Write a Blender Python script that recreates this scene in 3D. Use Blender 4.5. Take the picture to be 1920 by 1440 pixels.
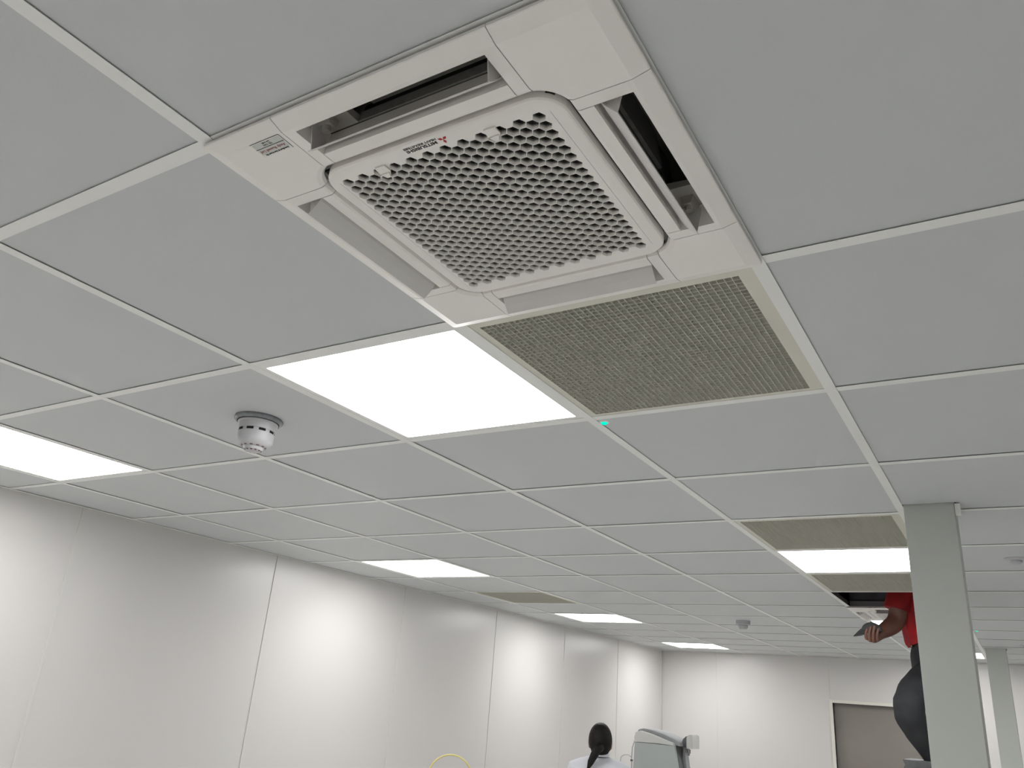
import bpy, bmesh, math, random
from mathutils import Vector, Matrix
random.seed(7)
PI = math.pi
for o in list(bpy.data.objects): bpy.data.objects.remove(o, do_unlink=True)
SC = bpy.context.scene
COL = SC.collection

# ---------------------------------------------------------------- camera
cam_d = bpy.data.cameras.new('camera'); cam = bpy.data.objects.new('camera', cam_d); COL.objects.link(cam)
cam_d.sensor_fit = 'HORIZONTAL'; cam_d.sensor_width = 36.0; cam_d.lens = 27.936
cam_d.clip_start = 0.02; cam_d.clip_end = 60
RX = Vector((0.8537531, 0.5151953, 0.0753618))
RD = Vector((-0.1312140, 0.3529520, -0.9263950))
RF = Vector((-0.5038734, 0.7810241, 0.3689347))
M = Matrix((RX, -RD, -RF)).transposed().to_4x4(); M.translation = Vector((0.274186, -0.536831, 1.712524))
cam.matrix_world = M
SC.camera = cam

# ---------------------------------------------------------------- world, exposure, lamp strength
w = bpy.data.worlds.new('world'); SC.world = w; w.use_nodes = True
bg = w.node_tree.nodes['Background']; bg.inputs[0].default_value = (0.75, 0.8, 0.85, 1); bg.inputs[1].default_value = 0.05
SC.view_settings.view_transform = 'Standard'; SC.view_settings.look = 'None'
SC.view_settings.exposure = 0.0; SC.view_settings.gamma = 1.0; SC.view_settings.use_curve_mapping = False
LAMP = 15.5           # radiance of the ceiling light diffusers
LAMP_COL = (1.0, 0.99, 0.985)
FLOOR_ALB = (0.78, 0.78, 0.76)

CZ = 2.4             # ceiling plane
XL, XR, YB, YF = -3.40, 7.20, -4.20, 8.95

# ---------------------------------------------------------------- materials
def mat(name, col, rough=0.5, metal=0.0, spec=0.5, noise=0.0, nscale=8.0, bump=0.0, bscale=60.0, coat=0.0, col2=None):
    m = bpy.data.materials.new(name); m.use_nodes = True
    nt = m.node_tree; b = nt.nodes['Principled BSDF']
    b.inputs['Roughness'].default_value = rough; b.inputs['Metallic'].default_value = metal
    b.inputs['Specular IOR Level'].default_value = spec
    b.inputs['Coat Weight'].default_value = coat
    tc = nt.nodes.new('ShaderNodeTexCoord')
    n = nt.nodes.new('ShaderNodeTexNoise'); n.inputs['Scale'].default_value = nscale; n.inputs['Detail'].default_value = 4
    nt.links.new(tc.outputs['Object'], n.inputs['Vector'])
    r = nt.nodes.new('ShaderNodeValToRGB')
    c2 = col2 if col2 else tuple(max(0, c*(1-noise)) for c in col)
    r.color_ramp.elements[0].position = 0.3; r.color_ramp.elements[1].position = 0.7
    r.color_ramp.elements[0].color = (*c2, 1); r.color_ramp.elements[1].color = (*col, 1)
    nt.links.new(n.outputs['Fac'], r.inputs['Fac']); nt.links.new(r.outputs['Color'], b.inputs['Base Color'])
    if bump > 0:
        n2 = nt.nodes.new('ShaderNodeTexNoise'); n2.inputs['Scale'].default_value = bscale; n2.inputs['Detail'].default_value = 3
        nt.links.new(tc.outputs['Object'], n2.inputs['Vector'])
        bp = nt.nodes.new('ShaderNodeBump'); bp.inputs['Strength'].default_value = bump; bp.inputs['Distance'].default_value = 0.004
        nt.links.new(n2.outputs['Fac'], bp.inputs['Height']); nt.links.new(bp.outputs['Normal'], b.inputs['Normal'])
    return m
def emis(name, col, s):
    m = bpy.data.materials.new(name); m.use_nodes = True; nt = m.node_tree
    for n in list(nt.nodes): nt.nodes.remove(n)
    o = nt.nodes.new('ShaderNodeOutputMaterial'); e = nt.nodes.new('ShaderNodeEmission')
    e.inputs[0].default_value = (*col, 1); e.inputs[1].default_value = s
    nt.links.new(e.outputs[0], o.inputs[0]); return m
MT = dict(
    tile=mat('tile_vinyl', (0.625, 0.642, 0.645), 0.55, noise=0.02, nscale=3, bump=0.05, bscale=220),
    tee=mat('tee_white_steel', (0.90, 0.90, 0.875), 0.45, noise=0.02),
    wall=mat('wall_cladding', (0.69, 0.672, 0.655), 0.30, spec=0.5, noise=0.015, nscale=1.2, bump=0.04, bscale=1.6),
    joint=mat('joint_strip_plastic', (0.69, 0.672, 0.65), 0.35),
    floor=mat('floor_vinyl', FLOOR_ALB, 0.45, noise=0.08, nscale=40),
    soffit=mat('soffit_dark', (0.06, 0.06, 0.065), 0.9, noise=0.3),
    ac=mat('unit_plastic', (0.92, 0.89, 0.845), 0.42, noise=0.01, nscale=5, bump=0.03, bscale=900),
    acin=mat('unit_inner_plastic', (0.50, 0.48, 0.45), 0.6, noise=0.05),
    flap=mat('flap_plastic', (0.76, 0.74, 0.72), 0.4, noise=0.01),
    dark=mat('duct_foam', (0.22, 0.22, 0.205), 0.8, noise=0.15, nscale=30),
    black=mat('filter_black', (0.008, 0.008, 0.008), 0.8, noise=0.3, nscale=200),
    coil=mat('coil_dark', (0.34, 0.34, 0.32), 0.6, noise=0.2, nscale=90),
    crate=mat('crate_cream', (0.70, 0.69, 0.60), 0.5, noise=0.03),
    crframe=mat('crate_frame_cream', (0.72, 0.70, 0.60), 0.45, noise=0.02),
    galv=mat('galvanised', (0.42, 0.43, 0.45), 0.4, metal=0.8, noise=0.2, nscale=14),
    web=mat('tee_web_steel', (0.20, 0.205, 0.215), 0.5, noise=0.1),
    casing=mat('casing_dull', (0.10, 0.105, 0.115), 0.6, noise=0.3, nscale=10),
    column=mat('column_paint', (0.60, 0.62, 0.585), 0.45, noise=0.02, nscale=2),
    detect=mat('detector_plastic', (0.56, 0.555, 0.57), 0.35, noise=0.01),
    detgrey=mat('detector_grey', (0.50, 0.50, 0.53), 0.4, noise=0.02),
    clear=mat('detector_base_grey', (0.30, 0.31, 0.33), 0.25, noise=0.3, nscale=60),
    red=mat('red_mark', (0.50, 0.01, 0.02), 0.5, noise=0.02),
    ink=mat('black_ink', (0.012, 0.012, 0.012), 0.5, noise=0.02),
    inkred=mat('red_brown_ink', (0.33, 0.07, 0.07), 0.5, noise=0.02),
    printed=mat('printed_brown', (0.16, 0.09, 0.085), 0.5, noise=0.1),
    sticker=mat('sticker_silver', (0.62, 0.64, 0.60), 0.3, noise=0.05, nscale=60),
    stickerw=mat('sticker_white', (0.86, 0.85, 0.80), 0.4, noise=0.02),
    skin=mat('skin_brown', (0.17, 0.078, 0.055), 0.5, noise=0.15, nscale=25, bump=0.1, bscale=300),
    skin2=mat('skin_light', (0.55, 0.36, 0.27), 0.5, noise=0.1, nscale=25),
    shirt=mat('shirt_red', (0.42, 0.004, 0.010), 0.8, noise=0.5, nscale=12, bump=0.6, bscale=14),
    jeans=mat('trousers_black', (0.011, 0.012, 0.015), 0.9, col2=(0.034, 0.036, 0.040), nscale=6, bump=0.5, bscale=25),
    belt=mat('belt_leather', (0.03, 0.025, 0.02), 0.5, noise=0.2),
    brass=mat('buckle', (0.45, 0.40, 0.25), 0.35, metal=0.8),
    cap=mat('cap_cloth', (0.075, 0.08, 0.08), 0.8, noise=0.3, nscale=40, bump=0.4, bscale=120),
    hair=mat('hair_dark', (0.009, 0.006, 0.005), 0.6, spec=0.3, col2=(0.004, 0.003, 0.003), nscale=60, bump=0.6, bscale=80),
    coat=mat('coat_white', (0.74, 0.75, 0.80), 0.75, noise=0.06, nscale=12, bump=0.8, bscale=16),
    mwhite=mat('machine_white', (0.72, 0.72, 0.69), 0.35, noise=0.02),
    mpanel=mat('machine_panel_grey', (0.50, 0.54, 0.52), 0.35, noise=0.03, nscale=3),
    mlid=mat('machine_lid_grey', (0.36, 0.37, 0.38), 0.55, noise=0.03),
    mdark=mat('machine_dark_grey', (0.12, 0.125, 0.13), 0.4, noise=0.1),
    bench=mat('bench_laminate', (0.68, 0.68, 0.66), 0.4, noise=0.02),
    yellow=mat('hose_yellow', (0.66, 0.58, 0.22), 0.3, noise=0.05),
    cable=mat('cable_grey', (0.55, 0.54, 0.52), 0.5),
    rubber=mat('rubber_black', (0.02, 0.02, 0.02), 0.7, noise=0.2),
    doorleaf=mat('door_leaf_taupe', (0.27, 0.245, 0.22), 0.35, noise=0.22, nscale=1.4),
    frame=mat('door_frame_cream', (0.78, 0.76, 0.69), 0.45, noise=0.02),
    ladder=mat('ladder_alu', (0.12, 0.125, 0.125), 0.6, metal=0.2, noise=0.3, nscale=30),
    lamp=emis('lamp_diffuser', LAMP_COL, LAMP),
    led=emis('led_green', (0.0, 0.9, 0.55), 1.3),
)

# ---------------------------------------------------------------- helpers
def tag(o, label=None, cat=None, group=None, kind=None):
    if label: o['label'] = label
    if cat: o['category'] = cat
    if group: o['group'] = group
    if kind: o['kind'] = kind
    return o
def empty(name, loc, label, cat, group=None, rz=0.0):
    o = bpy.data.objects.new(name, None); COL.objects.link(o); o.location = loc; o.rotation_euler = (0, 0, rz)
    o.empty_display_size = 0.05
    return tag(o, label, cat, group)
def link(name, me, m=None, parent=None, loc=None):
    o = bpy.data.objects.new(name, me); COL.objects.link(o)
    if m is not None and len(me.materials) == 0: me.materials.append(m)
    if parent: o.parent = parent
    if loc: o.location = loc
    return o
def smooth(me, ang=35):
    for p in me.polygons: p.use_smooth = True
    try: me.set_sharp_from_angle(angle=math.radians(ang))
    except Exception: pass
class MB:
    def __init__(s): s.v = []; s.f = []
    def box(s, x0, x1, y0, y1, z0, z1):
        if x0 > x1: x0, x1 = x1, x0
        if y0 > y1: y0, y1 = y1, y0
        b = len(s.v)
        s.v += [(x0,y0,z0),(x1,y0,z0),(x1,y1,z0),(x0,y1,z0),(x0,y0,z1),(x1,y0,z1),(x1,y1,z1),(x0,y1,z1)]
        s.f += [tuple(b+i for i in q) for q in ((0,3,2,1),(4,5,6,7),(0,1,5,4),(1,2,6,5),(2,3,7,6),(3,0,4,7))]
        return s
    def extr(s, pts, fn, a, b):           # polygon pts, fn(p,t)->xyz, extruded from a to b, capped
        n = len(pts); k = len(s.v)
        s.v += [fn(p, a) for p in pts] + [fn(p, b) for p in pts]
        for i in range(n):
            j = (i+1) % n; s.f.append((k+i, k+j, k+n+j, k+n+i))
        s.f.append(tuple(k+i for i in range(n))[::-1]); s.f.append(tuple(k+n+i for i in range(n)))
        return s
    def lathe(s, prof, n=40, c=(0,0,0), cap=True):     # prof [(r,z)]
        k = len(s.v)
        for r, z in prof:
            for i in range(n):
                a = 2*PI*i/n; s.v.append((c[0]+r*math.cos(a), c[1]+r*math.sin(a), c[2]+z))
        for j in range(len(prof)-1):
            for i in range(n):
                i2 = (i+1) % n
                s.f.append((k+j*n+i, k+j*n+i2, k+(j+1)*n+i2, k+(j+1)*n+i))
        if cap:
            s.f.append(tuple(k+i for i in range(n))[::-1]); m = k+(len(prof)-1)*n
            s.f.append(tuple(m+i for i in range(n)))
        return s
    def tube(s, pts, r, n=10, closed=False):
        pts = [Vector(p) for p in pts]; k = len(s.v); m = len(pts); u = None
        for i, p in enumerate(pts):
            if closed: t = pts[(i+1) % m]-pts[i-1]
            else: t = pts[min(i+1, m-1)]-pts[max(i-1, 0)]
            t.normalize()
            if u is None:
                u = t.cross(Vector((0.13, 0.31, 0.94)))
                if u.length < 0.05: u = t.cross(Vector((1, 0, 0)))
            u = u-t*u.dot(t); u.normalize(); w2 = t.cross(u)
            rr = r[i] if isinstance(r, (list, tuple)) else r
            for j in range(n):
                a = 2*PI*j/n; s.v.append(tuple(p+u*(rr*math.cos(a))+w2*(rr*math.sin(a))))
        for i in range(m if closed else m-1):
            i2 = (i+1) % m
            for j in range(n):
                j2 = (j+1) % n; s.f.append((k+i*n+j, k+i*n+j2, k+i2*n+j2, k+i2*n+j))
        if not closed:
            s.f.append(tuple(k+j for j in range(n))[::-1]); s.f.append(tuple(k+(m-1)*n+j for j in range(n)))
        return s
    def mesh(s, name, m=None, bevel=0.0, sm=None):
        me = bpy.data.meshes.new(name); me.from_pydata([tuple(v) for v in s.v], [], s.f); me.update()
        bm = bmesh.new(); bm.from_mesh(me)
        bmesh.ops.recalc_face_normals(bm, faces=bm.faces)
        if bevel > 0:
            es = [e for e in bm.edges if len(e.link_faces) == 2 and e.calc_face_angle(0) > 0.5]
            bmesh.ops.bevel(bm, geom=es, offset=bevel, segments=2, affect='EDGES', profile=0.7)
        bm.to_mesh(me); bm.free()
        if m is not None: me.materials.append(m)
        if sm: smooth(me, sm)
        return me
    def obj(s, name, m, parent=None, bevel=0.0, sm=None, loc=None):
        return link(name, s.mesh(name, m, bevel, sm), None, parent, loc)
def B(x0, x1, y0, y1, z0, z1): return MB().box(x0, x1, y0, y1, z0, z1)
def copy_tree(o, parent=None):
    c = o.copy(); COL.objects.link(c); c.parent = parent
    for ch in o.children: copy_tree(ch, c)
    return c

# ================================================================ ROOM SHELL
TOPZ = 3.10
tag(B(XL-0.3, XR+0.3, YB-0.3, YF+0.3, -0.12, 0).obj('floor', MT['floor']), kind='structure')
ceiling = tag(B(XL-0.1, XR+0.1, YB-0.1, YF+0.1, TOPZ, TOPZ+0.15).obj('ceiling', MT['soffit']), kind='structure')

def wall(name, axis, pos, a0, a1, sgn, holes=(), first=0.0, visible=True):
    """sgn = direction of the room from the wall. Panels 1.22 wide with a joint strip between them."""
    def bx(mb, u0, u1, d0, d1, z0, z1):
        lo, hi = sorted((pos+sgn*d0, pos+sgn*d1))
        if axis == 'x': mb.box(lo, hi, u0, u1, z0, z1)
        else: mb.box(u0, u1, lo, hi, z0, z1)
    mb = MB()
    cuts = sorted(holes)
    if cuts:
        h0, h1, hz = cuts[0]
        bx(mb, a0-0.12, h0, -0.12, -0.006, 0, TOPZ); bx(mb, h1, a1+0.12, -0.12, -0.006, 0, TOPZ); bx(mb, h0, h1, -0.12, -0.006, hz, TOPZ)
    else: bx(mb, a0-0.12, a1+0.12, -0.12, -0.006, 0, TOPZ)
    wo = tag(mb.obj(name, MT['wall']), kind='structure')
    js = []; s = first
    while s > a0+1.22: s -= 1.2225
    while s < a1-0.02:
        if s > a0+0.02: js.append(s)
        s += 1.2225
    ed = [a0]+js+[a1]
    for i in range(len(ed)-1):
        u0, u1 = ed[i]+0.0015, ed[i+1]-0.0015
        mb = MB()
        segs = [(u0, u1, 0.0, CZ+0.06)]
        if cuts:
            h0, h1, hz = cuts[0]; segs = []
            if u0 < h0: segs.append((u0, min(u1, h0), 0, CZ+0.06))
            if u1 > h1: segs.append((max(u0, h1), u1, 0, CZ+0.06))
            if u0 < h1 and u1 > h0: segs.append((max(u0, h0), min(u1, h1), hz, CZ+0.06))
        for q in segs: bx(mb, q[0], q[1], -0.006, 0, q[2], q[3])
        mb.obj('wall_panel', MT['wall'], wo)
    for jx in js:
        if cuts and cuts[0][0] < jx < cuts[0][1]: z0 = cuts[0][2]
        else: z0 = 0
        mb = MB(); bx(mb, jx-0.007, jx+0.007, 0, 0.0038, z0, CZ+0.05); mb.obj('joint_strip', MT['joint'], wo, bevel=0.0008)
    return wo
DX0, DX1, DZ = -1.505, -0.66, 1.945
wall('wall_left', 'x', XL, YB, YF, 1, first=1.5515)
wall('wall_far', 'y', YF, XL, XR, -1, holes=[(DX0, DX1, DZ)], first=-2.755)
wall('wall_right', 'x', XR, YB, YF, -1, first=1.2)
wall('wall_back', 'y', YB, XL, XR, 1, first=-2.755)

# doorway in the far wall
dr = B(DX0+0.002, DX1-0.002, YF+0.05, YF+0.09, 0.005, DZ-0.002).obj('door_1', MT['doorleaf']); tag(dr, kind='structure')
fr = MB(); t = 0.032
fr.box(DX0-t, DX0, YF-0.014, YF+0.05, 0, DZ+t); fr.box(DX1, DX1+t, YF-0.014, YF+0.05, 0, DZ+t); fr.box(DX0, DX1, YF-0.014, YF+0.05, DZ, DZ+t)
fr.obj('door_frame', MT['frame'], dr, bevel=0.002)
hb = MB().tube([(DX1-0.09, YF+0.05, 1.0), (DX1-0.09, YF+0.0, 1.0), (DX1-0.20, YF+0.0, 1.0)], 0.009)
hb.obj('door_handle', MT['galv'], dr, sm=40)

# wall angle trims under the ceiling edge
def trim(n, b): tag(b.obj('trim_%d' % n, MT['tee']), kind='structure')
tr = MB().box(XL, XL+0.022, YB, YF, CZ-0.0006, CZ+0.0006).box(XL, XL+0.0012, YB, YF, CZ+0.0006, CZ+0.024); trim(1, tr)
tr = MB().box(XL+0.022, XR-0.022, YF-0.022, YF, CZ-0.0006, CZ+0.0006).box(XL+0.022, XR-0.022, YF-0.0012, YF, CZ+0.0006, CZ+0.024); trim(2, tr)
tr = MB().box(XR-0.022, XR, YB, YF, CZ-0.0006, CZ+0.0006); trim(3, tr)
tr = MB().box(XL+0.022, XR-0.022, YB, YB+0.022, CZ-0.0006, CZ+0.0006); trim(4, tr)

# ---------------------------------------------------------------- suspended grid and tiles
P6 = 0.6
def gy(j): return j*P6 + (-0.0045 if j == 0 else 0.0)
def gx(i): return i*P6 + (-0.010 if i == 0 else 0.0)
ICOLS = range(-6, 12); JROWS = range(-7, 15)
def webbed(me):
    me.materials.append(MT['web'])
    for p in me.polygons:
        if p.center.z > 0.0011+(CZ if max(v.co.z for v in me.vertices) > 1 else 0): p.material_index = 1
    return me
# main tees
for i in range(-5, 12):
    x = gx(i)
    mb = MB().box(x-0.012, x+0.012, YB+0.022, YF-0.022, CZ, CZ+0.0008).box(x-0.0009, x+0.0009, YB+0.022, YF-0.022, CZ+0.0008, CZ+0.036)
    webbed(mb.obj('main_tee', MT['tee'], ceiling).data)
COLS = [(0.004, 0.150, 2.300, 2.450), (0.018, 0.164, 7.300, 7.450)]     # steel columns (x0,x1,y0,y1)
AC_CELLS = {(-1, 0), (-1, 8)}
HOLE = (-1, 7)
CRATES = {(-1, 1), (-1, 4), (-1, 6), (-5, 7)}
LIGHTS = [(-2, 1), (-5, 1), (-5, 5), (-5, 9), (-5, 13), (-1, 5), (-1, 9), (-1, 13),
          (-5, -3), (-1, -3), (3, -3), (3, 9), (7, 1)]
tee_me = {}
def cross(x0, x1, y, notch=None):
    key = round(x1-x0, 4)
    if key not in tee_me:
        L = x1-x0
        tee_me[key] = MB().box(0, L, -0.012, 0.012, 0.0002, 0.0009).box(0, L, -0.0009, 0.0009, 0.0009, 0.032).mesh('cross_tee', MT['tee']); webbed(tee_me[key])
    link('cross_tee', tee_me[key], None, ceiling, (x0, y, CZ))
for i in ICOLS:
    x0 = gx(i)+0.0122 if i > -6 else XL+0.0222
    x1 = gx(i+1)-0.0122 if i < 11 else XR-0.0222
    for j in range(-6, 15):
        if j in (4,) and i == 0: cross(COLS[0][1]+0.004, x1, gy(j))
        else: cross(x0, x1, gy(j))
tile_me = {}
TZ0, TZ1 = 0.0029, 0.0165
def tile(i, j):
    cx0 = gx(i) if i > -6 else XL+0.004; cx1 = gx(i+1) if i < 11 else XR-0.004
    cy0 = gy(j) if j > -7 else YB+0.004; cy1 = gy(j+1) if j < 14 else YF-0.004
    x0, x1, y0, y1 = cx0+0.0026, cx1-0.0026, cy0+0.0026, cy1-0.0026
    for q in COLS:
        if q[0] < x1 and q[1] > x0 and q[2] < y1 and q[3] > y0:
            g = 0.005; ax0, ax1, ay0, ay1 = q[0]-g, q[1]+g, q[2]-g, q[3]+g
            mb = MB()
            for r in ((x0, x1, y0, ay0), (x0, x1, ay1, y1), (x0, ax0, max(y0, ay0), min(y1, ay1)), (ax1, x1, max(y0, ay0), min(y1, ay1))):
                if r[1]-r[0] > 0.002 and r[3]-r[2] > 0.002: mb.box(r[0], r[1], r[2], r[3], CZ+TZ0, CZ+TZ1)
            bmx = mb.mesh('ceiling_tile', None)
            bm = bmesh.new(); bm.from_mesh(bmx); bmesh.ops.remove_doubles(bm, verts=bm.verts, dist=1e-5); bm.to_mesh(bmx); bm.free()
            bmx.materials.append(MT['tile']); link('ceiling_tile', bmx, None, ceiling); return
    key = (round(x1-x0, 4), round(y1-y0, 4))
    if key not in tile_me:
        tile_me[key] = B(0, x1-x0, 0, y1-y0, TZ0, TZ1).mesh('ceiling_tile', MT['tile'], bevel=0.0006)
    dz = random.uniform(-0.0004, 0.0004)
    link('ceiling_tile', tile_me[key], None, ceiling, (x0, y0, CZ+dz))
rest = MB()
for i in ICOLS:
    for j in JROWS:
        c = (i, j)
        if c in AC_CELLS or c in CRATES or c in LIGHTS or c == HOLE: continue
        if i <= 2 and j >= -2: tile(i, j)
        else:
            x0 = i*P6 if i > -6 else XL+0.004; x1 = (i+1)*P6
            y1 = (j+1)*P6 if j < 14 else YF-0.004
            rest.box(x0+0.0026, x1-0.0026, j*P6+0.0026, y1-0.0026, CZ+TZ0, CZ+TZ1)
tag(rest.obj('ceiling_tile_field', MT['tile'], ceiling), kind='stuff')

# ================================================================ AIR CONDITIONING CASSETTE
def rot2(k):                                 # side k: outward direction u, along v
    a = k*PI/2; ux, uy = round(math.cos(a)), round(math.sin(a)); vx, vy = -uy, ux
    return lambda u, v, z: (ux*u+vx*v, uy*u+vy*v, z)
def rsq(h, r, n=8):
    pts = []
    for cx, cy, a0 in ((h-r, h-r, 0), (-(h-r), h-r, 90), (-(h-r), -(h-r), 180), (h-r, -(h-r), 270)):
        for i in range(n+1):
            a = math.radians(a0+90*i/n); pts.append((cx+r*math.cos(a), cy+r*math.sin(a)))
    return pts
def curve_plate(name, outer, holes, z0, z1, m, parent):
    cu = bpy.data.curves.new(name, 'CURVE'); cu.dimensions = '2D'; cu.fill_mode = 'BOTH'; cu.extrude = abs(z1-z0)/2
    for ring in [outer]+holes:
        sp = cu.splines.new('POLY'); sp.points.add(len(ring)-1)
        for p, q in zip(sp.points, ring): p.co = (q[0], q[1], 0, 1)
        sp.use_cyclic_u = True
    o = bpy.data.objects.new(name, cu); COL.objects.link(o)
    dg = bpy.context.evaluated_depsgraph_get(); dg.update()
    me = bpy.data.meshes.new_from_object(o.evaluated_get(dg)); bpy.data.objects.remove(o); bpy.data.curves.remove(cu)
    me.transform(Matrix.Translation((0, 0, (z0+z1)/2))); me.materials.clear()
    return me
def text_mesh(s, size, width=None, off=0.0, thick=0.00015, sx=1.0, align='LEFT'):
    cu = bpy.data.curves.new('t', 'FONT'); cu.body = s; cu.size = size; cu.extrude = thick; cu.offset = off; cu.align_x = align
    cu.space_character = 1.0
    o = bpy.data.objects.new('t', cu); COL.objects.link(o)
    dg = bpy.context.evaluated_depsgraph_get(); dg.update()
    me = bpy.data.meshes.new_from_object(o.evaluated_get(dg)); bpy.data.objects.remove(o); bpy.data.curves.remove(cu)
    me.materials.clear()
    xs = [v.co.x for v in me.vertices]
    if width and xs:
        k = width/(max(xs)-min(xs)); me.transform(Matrix.Diagonal((k, sx, 1, 1)))
        x0 = min(v.co.x for v in me.vertices); me.transform(Matrix.Translation((-x0, 0, 0)))
    return me
FLIP = Matrix.Rotation(PI, 4, 'Y')          # reads from below, running towards -x
def put_text(name, s, size, x, y, z, m, parent, width=None, off=0.0):
    me = text_mesh(s, size, width, off); me.transform(FLIP); me.materials.append(m)
    return link(name, me, None, parent, (x, y, z))

def make_cassette(detail=True):
    root = empty('air_conditioning_cassette', (0, 0, 0), 'x', 'air conditioner')
    A = MT['ac']
    for k in range(4):
        F = rot2(k)
        # outlet frame: outer rail + two arms, one mesh
        mb = MB()
        mb.extr([(.306,-.0045),(.306,-.0085),(.3045,-.0095),(.285,-.0148),(.283,-.0152),(.277,-.0152),(.271,.020),(.280,.020),(.280,-.0045)], lambda p, t: F(p[0], t, p[1]), -.1682, .1682)
        for s in (-1, 1):
            mb.extr([(.2775,-.0152),(.207,-.0152),(.2025,-.0135),(.200,-.0095),(.199,.004),(.2775,.004)], lambda p, t: F(p[0], s*t, p[1]), .1497, .1682)
            mb.extr([(.1497,-.0150),(.1455,.020),(.1560,.020),(.1560,-.0150)], lambda p, t: F(t, s*p[0], p[1]), .222, .2775)
        mb.obj('outlet_frame', A, root)
        # inner strip between grille and outlet
        mb = MB().extr([(.225,-.0152),(.207,-.0152),(.2025,-.0135),(.200,-.0095),(.199,.004),(.2165,.020),(.2215,.020)], lambda p, t: F(p[0], t, p[1]), -.1483, .1483)
        mb.obj('side_strip', A, root)
        # duct walls above the outlet
        mb = MB()
        mb.extr([(.2165,.020),(.2215,.020),(.205,.120),(.200,.120)], lambda p, t: F(p[0], t, p[1]), -.150, .150)
        mb.extr([(.271,.020),(.280,.020),(.280,.120),(.271,.120)], lambda p, t: F(p[0], t, p[1]), -.150, .150)
        mb.extr([(.200,.120),(.280,.120),(.280,.124),(.200,.124)], lambda p, t: F(p[0], t, p[1]), -.154, .154)
        for s in (-1, 1): mb.extr([(.205,.020),(.280,.020),(.280,.120),(.205,.120)], lambda p, t: F(p[0], s*t, p[1]), .150, .154)
        mb.obj('outlet_duct', MT['dark'], root)
        s = {0: 1, 1: 1, 2: -1, 3: -1}[k]
        mb = MB().extr([(.2222,.0215),(.2245,.0215),(.2220,.0385),(.2195,.0385)], lambda p, t: F(p[0], s*t, p[1]), -.148, .094)
        mb.extr([(.2160,.052),(.2225,.052),(.2120,.119),(.2060,.119)], lambda p, t: F(p[0], s*t, p[1]), -.148, .080)
        mb.obj('outlet_coil', MT['coil'], root)
        MB().extr([(.2172,.0385),(.2190,.0385),(.2160,.054),(.2140,.054)], lambda p, t: F(p[0], s*t, p[1]), -.149, .094).obj('outlet_seal', MT['black'], root)
        # vane motor housing at one end of each outlet
        s = {0: 1, 1: 1, 2: -1, 3: -1}[k]
        mb = MB().extr([(.2225,.0215),(.2705,.0215),(.2705,.030),(.2225,.034)], lambda p, t: F(p[0], s*t, p[1]), .095, .1495)
        mb.extr([(.236,.0215),(.256,.0215),(.252,.008),(.240,.008)], lambda p, t: F(p[0], s*t, p[1]), .118, .1455)
        mb.lathe([(.006, .000), (.006, .0215)], 14, F(.246, s*.128, 0))
        mb.obj('vane_motor_housing', MT['acin'], root)
        # vane
        prof = [(.2290,-.0040),(.2345,-.0130),(.2430,-.0225),(.2545,-.0335),(.2553,-.0326),(.2440,-.0212),(.2360,-.0118),(.2305,-.0030)]
        fl = MB().extr(prof, lambda p, t: F(p[0], t, p[1]), -.1445, .1445).obj('air_flap', MT['flap'], root)
        for s in (-1, 1):
            MB().extr([(.2310,-.0032),(.2362,-.0120),(.2440,-.0214),(.2535,-.0310),(.2600,.002),(.2600,.010),(.2480,.010)],
                      lambda p, t: F(p[0], s*t, p[1]), .1405, .1420).obj('flap_bracket', MT['flap'], fl)
    # corner covers
    def corner(k):
        a = k*PI/2; ca, sa = round(math.cos(a)), round(math.sin(a))
        g = .1695; Z = -.0152
        arc = lambda r, n=10: [(.155+r*math.cos(t), .155+r*math.sin(t)) for t in
                               [math.atan2(math.sqrt(max(r*r-.0145**2, 0)), .0145)+(math.atan2(.0145, math.sqrt(r*r-.0145**2))-math.atan2(math.sqrt(r*r-.0145**2), .0145))*i/n for i in range(n+1)]]
        rings = []
        for (hx, rr, ra, z) in ((.284, .004, .0545, Z), (.3045, .006, .0475, -.0095), (.306, .006, .0450, -.0085)):
            out = [(hx, g)]
            for i in range(5):
                t = PI/2*i/4; out.append((hx-rr+rr*math.cos(t), hx-rr+rr*math.sin(t)))
            out.append((g, hx))
            aa = arc(ra)
            rings.append([(x, y, z) for x, y in out+aa])
        zt = -.0045
        rings.append([(x, y, zt) for x, y, z in rings[-1]])
        # inner arc steps use their own heights
        v = []; f = []; n = len(rings[0]); no = 7
        for ri, r in enumerate(rings):
            for i, (x, y, z) in enumerate(r):
                if i >= no: z = (Z, -.0120, -.0080, zt)[ri]
                v.append((ca*x-sa*y, sa*x+ca*y, z))
        f.append(tuple(range(n)))
        for ri in range(3):
            for i in range(n):
                j = (i+1) % n; f.append((ri*n+i, ri*n+j, (ri+1)*n+j, (ri+1)*n+i))
        f.append(tuple(range(3*n, 4*n)))
        mb = MB(); mb.v = v; mb.f = f
        return mb
    for k in range(4):
        corner(k).obj('corner_cover', A, root)
        a = k*PI/2; ca, sa = round(math.cos(a)), round(math.sin(a))
        q = [(ca*x-sa*y, sa*x+ca*y) for x, y in ((.158,.158),(.298,.298))]
        B(q[0][0], q[1][0], q[0][1], q[1][1], -.0024, -.0010).obj('corner_backing', MT['dark'], root)
    # central grille with hexagonal openings
    px = .3166/22; py = .017; R0 = .0092
    holes = []
    for c in range(23):
        x = -.161+c*px; n = 20 if c % 2 == 0 else 19; y0 = -.1615+(0 if c % 2 == 0 else py/2)
        for r in range(n):
            y = y0+r*py
            holes.append([(x+R0*math.cos(math.radians(60*q)), y+R0*math.sin(math.radians(60*q))) for q in range(6)])
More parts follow.
